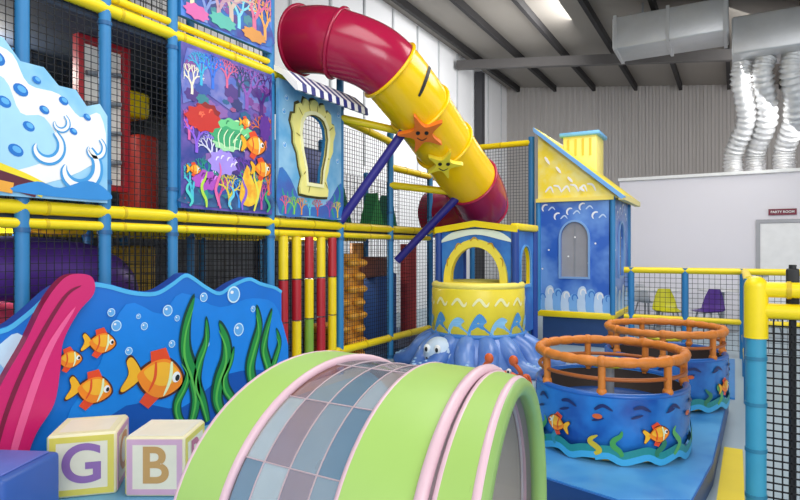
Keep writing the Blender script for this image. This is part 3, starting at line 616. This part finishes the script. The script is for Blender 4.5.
# ---------------------------------------------------------------- octopus tower
b=B(); X0,X1,Y0,Y1=-3.44,-2.38,7.0,7.8
TB=M('#2A66B8',.4,scale=3,col2='#3f86d0'); cx=(X0+X1)/2
ar=arch(cx,1.08,.34,.46,18)
fr=[(X0,.42),(X1,.42),(X1,1.72),(X1-.1,1.76),(cx,1.8),(X0+.1,1.76),(X0,1.72)]
b.holed(YP(Y0),(cx,1.28),fr,ar,-.05,0,TB,YEL)
b.holed(YP(Y0),(cx,1.28),arch(cx,1.04,.44,.60,18),ar,0,.04,M('#F4E04a',.4))
blob(b,YP(Y0),[(X0+.02,1.60),(X0+.2,1.73),(cx,1.77),(X1-.2,1.73),(X1-.02,1.60),(X1-.14,1.62),(cx,1.70),(X0+.14,1.62)],.012,M('#E6F0DA'),4)
for k in range(5): t=math.pi*(k+.5)/5; b.ribbon(YP(Y0),[(cx+.39*math.cos(t+.15),1.22+.40*math.sin(t+.15)),(cx+.40*math.cos(t),1.24+.42*math.sin(t)),(cx+.39*math.cos(t-.15),1.22+.40*math.sin(t-.15))],.02,.043,M('#c79a1a'))
b.prism(YP(Y0-.03),[(X0-.04,1.72),(cx,1.80),(X1+.04,1.72),(X1+.04,1.80),(cx,1.88),(X0-.04,1.80)],-.06,.02,YEL)
b.holed(XP(X1),((Y0+Y1)/2,1.3),rect(Y0,.42,Y1,1.76),arch((Y0+Y1)/2,1.05,.2,.5),-.05,0,TB,YEL)
b.holed(XP(X1),((Y0+Y1)/2,1.3),arch((Y0+Y1)/2,1.01,.23,.56),arch((Y0+Y1)/2,1.05,.2,.5),0,.02,M('#5f9fd8'))
b.box((X0,(Y0+Y1)/2,1.1),(.05,Y1-Y0,1.32),TB); b.box((cx,Y1,.75),(X1-X0,.05,.66),TB)
b.box((X1,(Y0+Y1)/2,1.79),(.1,Y1-Y0+.08,.09),YEL,bev=.02); b.box((cx,(Y0+Y1)/2,1.76),(X1-X0,Y1-Y0,.04),M('#2a5f9f'))
for x,y in ((X0,Y0),(X1,Y0),(X1,Y1),(X0,Y1)): b.cyl((x,y,.3),(x,y,1.8),.05,DKB,12)
dc=(cx,Y0+.08,.42); DR=.60
b.lathe([(DR-.03,0),(DR,.03),(DR,.58),(DR-.02,.63),(DR-.1,.63),(DR-.1,.1),(.02,.1)],dc,M('#F6DE3a',.35),48)
mp=cylmap(dc,DR)
for k in range(14):
    u=(k/14)*2*math.pi*DR
    blob(b,mp,[(u-.14,.04),(u-.12,.18),(u-.02,.26+.05*(k%2)),(u+.07,.22),(u+.03,.16),(u+.14,.04)],.006+.0003*(k%3),M('#4f9ad8') if k%2 else M('#8fc8ec'),4)
    b.ribbon(mp,[(u-.1,.40),(u-.02,.48),(u+.06,.40),(u+.1,.45)],.035,.006,M('#FFF6B8'))
b.ring((cx,Y0+.08,1.05),DR-.04,.045,M('#F6E46a',.4),n=56); b.ring((cx,Y0+.08,.44),DR,.03,M('#3f7fc8'),n=56)
OC=M('#3F6CB8',.3,scale=3,col2='#6a8fd0'); OCL=M('#9FC6EA',.4)
b.lathe([(.60,.44),(.68,.38),(.78,.22),(.84,.08),(.84,0)],(cx,Y0+.08,0),OC,56)
for k in range(10):
    a=math.radians(-190+k*22); c0=Vector((cx,Y0+.08,0)); d=Vector((math.cos(a),math.sin(a),0)); s_=Vector((-d.y,d.x,0))*(1 if k%2 else -1)
    path=cr([c0+d*.55+Vector((0,0,.34)),c0+d*.72+Vector((0,0,.26)),c0+d*.86+s_*.04+Vector((0,0,.12)),c0+d*.97+s_*.12+Vector((0,0,.075)),c0+d*1.02+s_*.22+Vector((0,0,.06)),c0+d*.95+s_*.30+Vector((0,0,.05))],7)
    kk=len(path); b.tube(path,[.115*(1-i/kk)**.6+.028 for i in range(kk)],OC,14)
    for i in range(6,kk-6,4): b.sph(path[i]+Vector((0,0,.085*(1-i/kk)**.6+.03))+d*.03,(.028,.028,.014),OCL,8,6)
b.sph((cx-.22,Y0-.62,.24),(.20,.17,.2),M('#C9DCEF'),24,16)
for e in (-.07,.07): b.sph((cx-.24+e,Y0-.77,.31),(.045,.025,.055),WHT,14,10); b.sph((cx-.24+e,Y0-.794,.305),(.02,.012,.028),BLK,10,8)
b.tube(cr([(cx-.32,Y0-.765,.2),(cx-.24,Y0-.80,.16),(cx-.15,Y0-.775,.2)],6),.010,BLK,8)
b.done('octopus_play_tower')
# crab
b=B(); c=Vector((-2.05,5.75,.16)); CR_=M('#E2642a',.4)
b.sph(c,(.14,.1,.09),CR_,20,12)
for s1 in (-1,1):
    for i in range(3): b.tube(cr([c+Vector((s1*.1,-.02+.05*i,0)),c+Vector((s1*.2,-.04+.07*i,.04)),c+Vector((s1*.24,-.05+.08*i,-.13))],5),.016,CR_,8)
    b.tube(cr([c+Vector((s1*.08,-.07,.03)),c+Vector((s1*.2,-.13,.1)),c+Vector((s1*.14,-.15,.2))],6),.024,CR_,8); b.sph(c+Vector((s1*.13,-.15,.23)),(.05,.03,.055),CR_,12,8)
    b.sph(c+Vector((s1*.05,-.06,.1)),.028,WHT,10,8); b.sph(c+Vector((s1*.05,-.085,.1)),.013,BLK,8,6)
b.done('crab_soft_toy')

# ---------------------------------------------------------------- fences
b=B()
for x in (-1.35,-.62,.1): b.cyl((x,9.3,0),(x,9.3,1.24),.045,BLU,12)
for y in (6.6,8.0): b.cyl((.12,y,0),(.12,y,1.22),.045,BLU,12)
for z,r in ((1.2,.045),(.5,.04)):
    b.cyl((-1.45,9.3,z),(1.6,9.3,z),r,YEL,12)
b.cyl((.12,6.6,1.2),(.12,9.3,1.2),.045,YEL,12); b.cyl((.12,6.6,.32),(.12,9.3,.32),.04,YEL,12)
b.net(YP(9.3),-1.45,1.6,.1,1.16,st=.07,r=.0025); b.net(XP(.12),6.6,9.3,.1,1.16,st=.07,r=.0025)
b.cyl((1.6,9.3,0),(1.6,9.3,1.24),.045,BLU,12)
b.done('play_area_fence')
b=B(); x,y=.1,3.72
b.cyl((x,y,0),(x,y,1.02),.05,M('#3A97B8',.45),16); b.cyl((x,y,1.02),(x,y,1.3),.058,YEL,16); b.sph((x,y,1.3),.058,YEL)
for z in (.15,.4,.65,.9): b.cyl((x,y,z),(x,y,z+.02),.054,M('#2c7a9a'),16)
for z in (1.285,1.17): b.cyl((x,y,z),(x+1.7,y,z),.042,YEL,14); 
for i in range(6): b.cyl((x+.14+i*.3,y,1.285),(x+.16+i*.3,y,1.285),.048,M('#cfae12'),14)
b.net(YP(y),x,x+1.7,.08,1.13,st=.04,r=.0038); b.cyl((x+1.7,y,0),(x+1.7,y,1.3),.05,BLU,14)
b.cyl((x+.17,y+.05,0),(x+.17,y+.05,1.42),.018,BLK,10); b.box((x+.17,y+.05,1.3),(.06,.05,.2),BLK,bev=.01)
b.done('entry_gate_fence')

# ---------------------------------------------------------------- cafe furniture
def chair(nm,x,y,rz,col):
    b=B(); Mx=Matrix.Translation((x,y,0))@Matrix.Rotation(rz,4,'Z'); m=M(col,.4)
    vs=[];fs=[]; prof=[(-.2,.45),(-.1,.44),(.05,.44),(.16,.46),(.21,.55),(.23,.68),(.25,.82)]
    for i,(py,z) in enumerate(prof):
        w=.21 if i<4 else .21-.012*(i-3)**2
        for j in range(7):
            u=-1+2*j/6; vs.append(Mx@Vector((u*w,py-.05*u*u*(i>3),z+.025*u*u*(i<4))))
    for i in range(len(prof)-1):
        for j in range(6): fs.append([i*7+j,i*7+j+1,(i+1)*7+j+1,(i+1)*7+j])
    b.add(vs,fs,m,True); b.add([v-Vector((0,0,.012)) for v in vs],fs,m,True)
    for sx in (-1,1):
        for sy in (-1,1): b.cyl(Mx@Vector((sx*.12,sy*.11,.44)),Mx@Vector((sx*.2,sy*.2,0)),.014,GRY,8)
    b.done(nm)
chair('cafe_chair',-1.0,10.95,.4,'#C6C21e'); chair('cafe_chair.001',-.4,11.25,-.5,'#55308a'); chair('cafe_chair.002',.45,11.6,1.2,'#D8d8da'); chair('cafe_chair.003',-1.55,12.7,2.6,'#D8d8da')
def table(nm,x,y):
    b=B(); b.lathe([(.0,.74),(.40,.74),(.42,.755),(.40,.77),(.0,.77)],(x,y,0),M('#dcdcdc',.3),36); b.cyl((x,y,.02),(x,y,.74),.035,GRY); b.lathe([(.26,0),(.26,.02),(.04,.05)],(x,y,0),GRY,28); b.done(nm)
table('cafe_table',-1.25,11.85); table('cafe_table.001',-.2,12.3)

# foam floor mats
def mat_(nm,pts,col):
    b=B(); b.prism(planar((0,0,0),(1,0,0),(0,1,0),(0,0,1)),pts,0.001,.02,M(col,.4,var=.12,scale=3)); b.done(nm)
mat_('foam_floor_mat',[(-3.88,.3),(-1.45,.3),(-1.45,6.0),(-3.85,6.0)],'#6FAFD4')
mat_('foam_floor_mat.001',[(-1.44,.3),(.05,.3),(.05,3.2),(-1.44,3.2)],'#3f8fd0')
mat_('foam_floor_mat.002',[(-1.6,6.7),(0,6.7),(0,9.1),(-1.6,9.1)],'#2f80c8')
mat_('foam_floor_mat.003',[(-.11,3.22),(.05,3.22),(.05,5.0),(-.07,5.0)],'#E8D020')

# ---------------------------------------------------------------- light & camera
w=bpy.data.worlds.new('World'); S.world=w; w.use_nodes=True
bg=w.node_tree.nodes['Background']; bg.inputs[0].default_value=(.95,.97,1,1); bg.inputs[1].default_value=1.25
def area(nm,loc,tgt,sx,sy,p,col=(1,1,1)):
    l=bpy.data.lights.new(nm,'AREA'); l.shape='RECTANGLE'; l.size=sx; l.size_y=sy; l.energy=p; l.color=col
    o=bpy.data.objects.new(nm,l); S.collection.objects.link(o); o.location=loc
    o.rotation_euler=(Vector(tgt)-Vector(loc)).to_track_quat('-Z','Y').to_euler()
area('ceiling_light_1',(-1.5,3,5.6),(-1.5,3,0),3,3,160,(1,.98,.95))
area('ceiling_light_2',(-.5,8,5.4),(-1.2,8,0),3,3,200,(1,.98,.95))
area('ceiling_light_3',(1,14,5.0),(-3,17,3.5),3,3,120)
area('left_wall_fill',(-3.0,12.5,6.0),(-6.9,12.5,5.0),1.5,4,330)  # added fill, brightens the upper left wall
area('window_light',(4,-2.5,4),(-3.5,5,1.5),5,3.5,360,(.97,.98,1))
for i,(x,y,z) in enumerate(((-5.3,2.4,3.1),(-5.3,2.4,1.55),(-5.3,6.6,1.55),(-5.3,2.4,4.6))):  # added point fills that lift the dark inside of the frame
    l=bpy.data.lights.new('interior_fill_%d'%i,'POINT'); l.energy=22; l.shadow_soft_size=.12; l.color=(1,.95,.88)
    ob=bpy.data.objects.new('interior_fill_%d'%i,l); S.collection.objects.link(ob); ob.location=(x,y,z)
cd=bpy.data.cameras.new('Camera'); cd.sensor_width=36; cd.lens=580/800*36; cd.clip_start=.05
co=bpy.data.objects.new('Camera',cd); S.collection.objects.link(co); co.location=(0,0,1.5); co.rotation_euler=(math.radians(90),0,math.radians(30)); S.camera=co
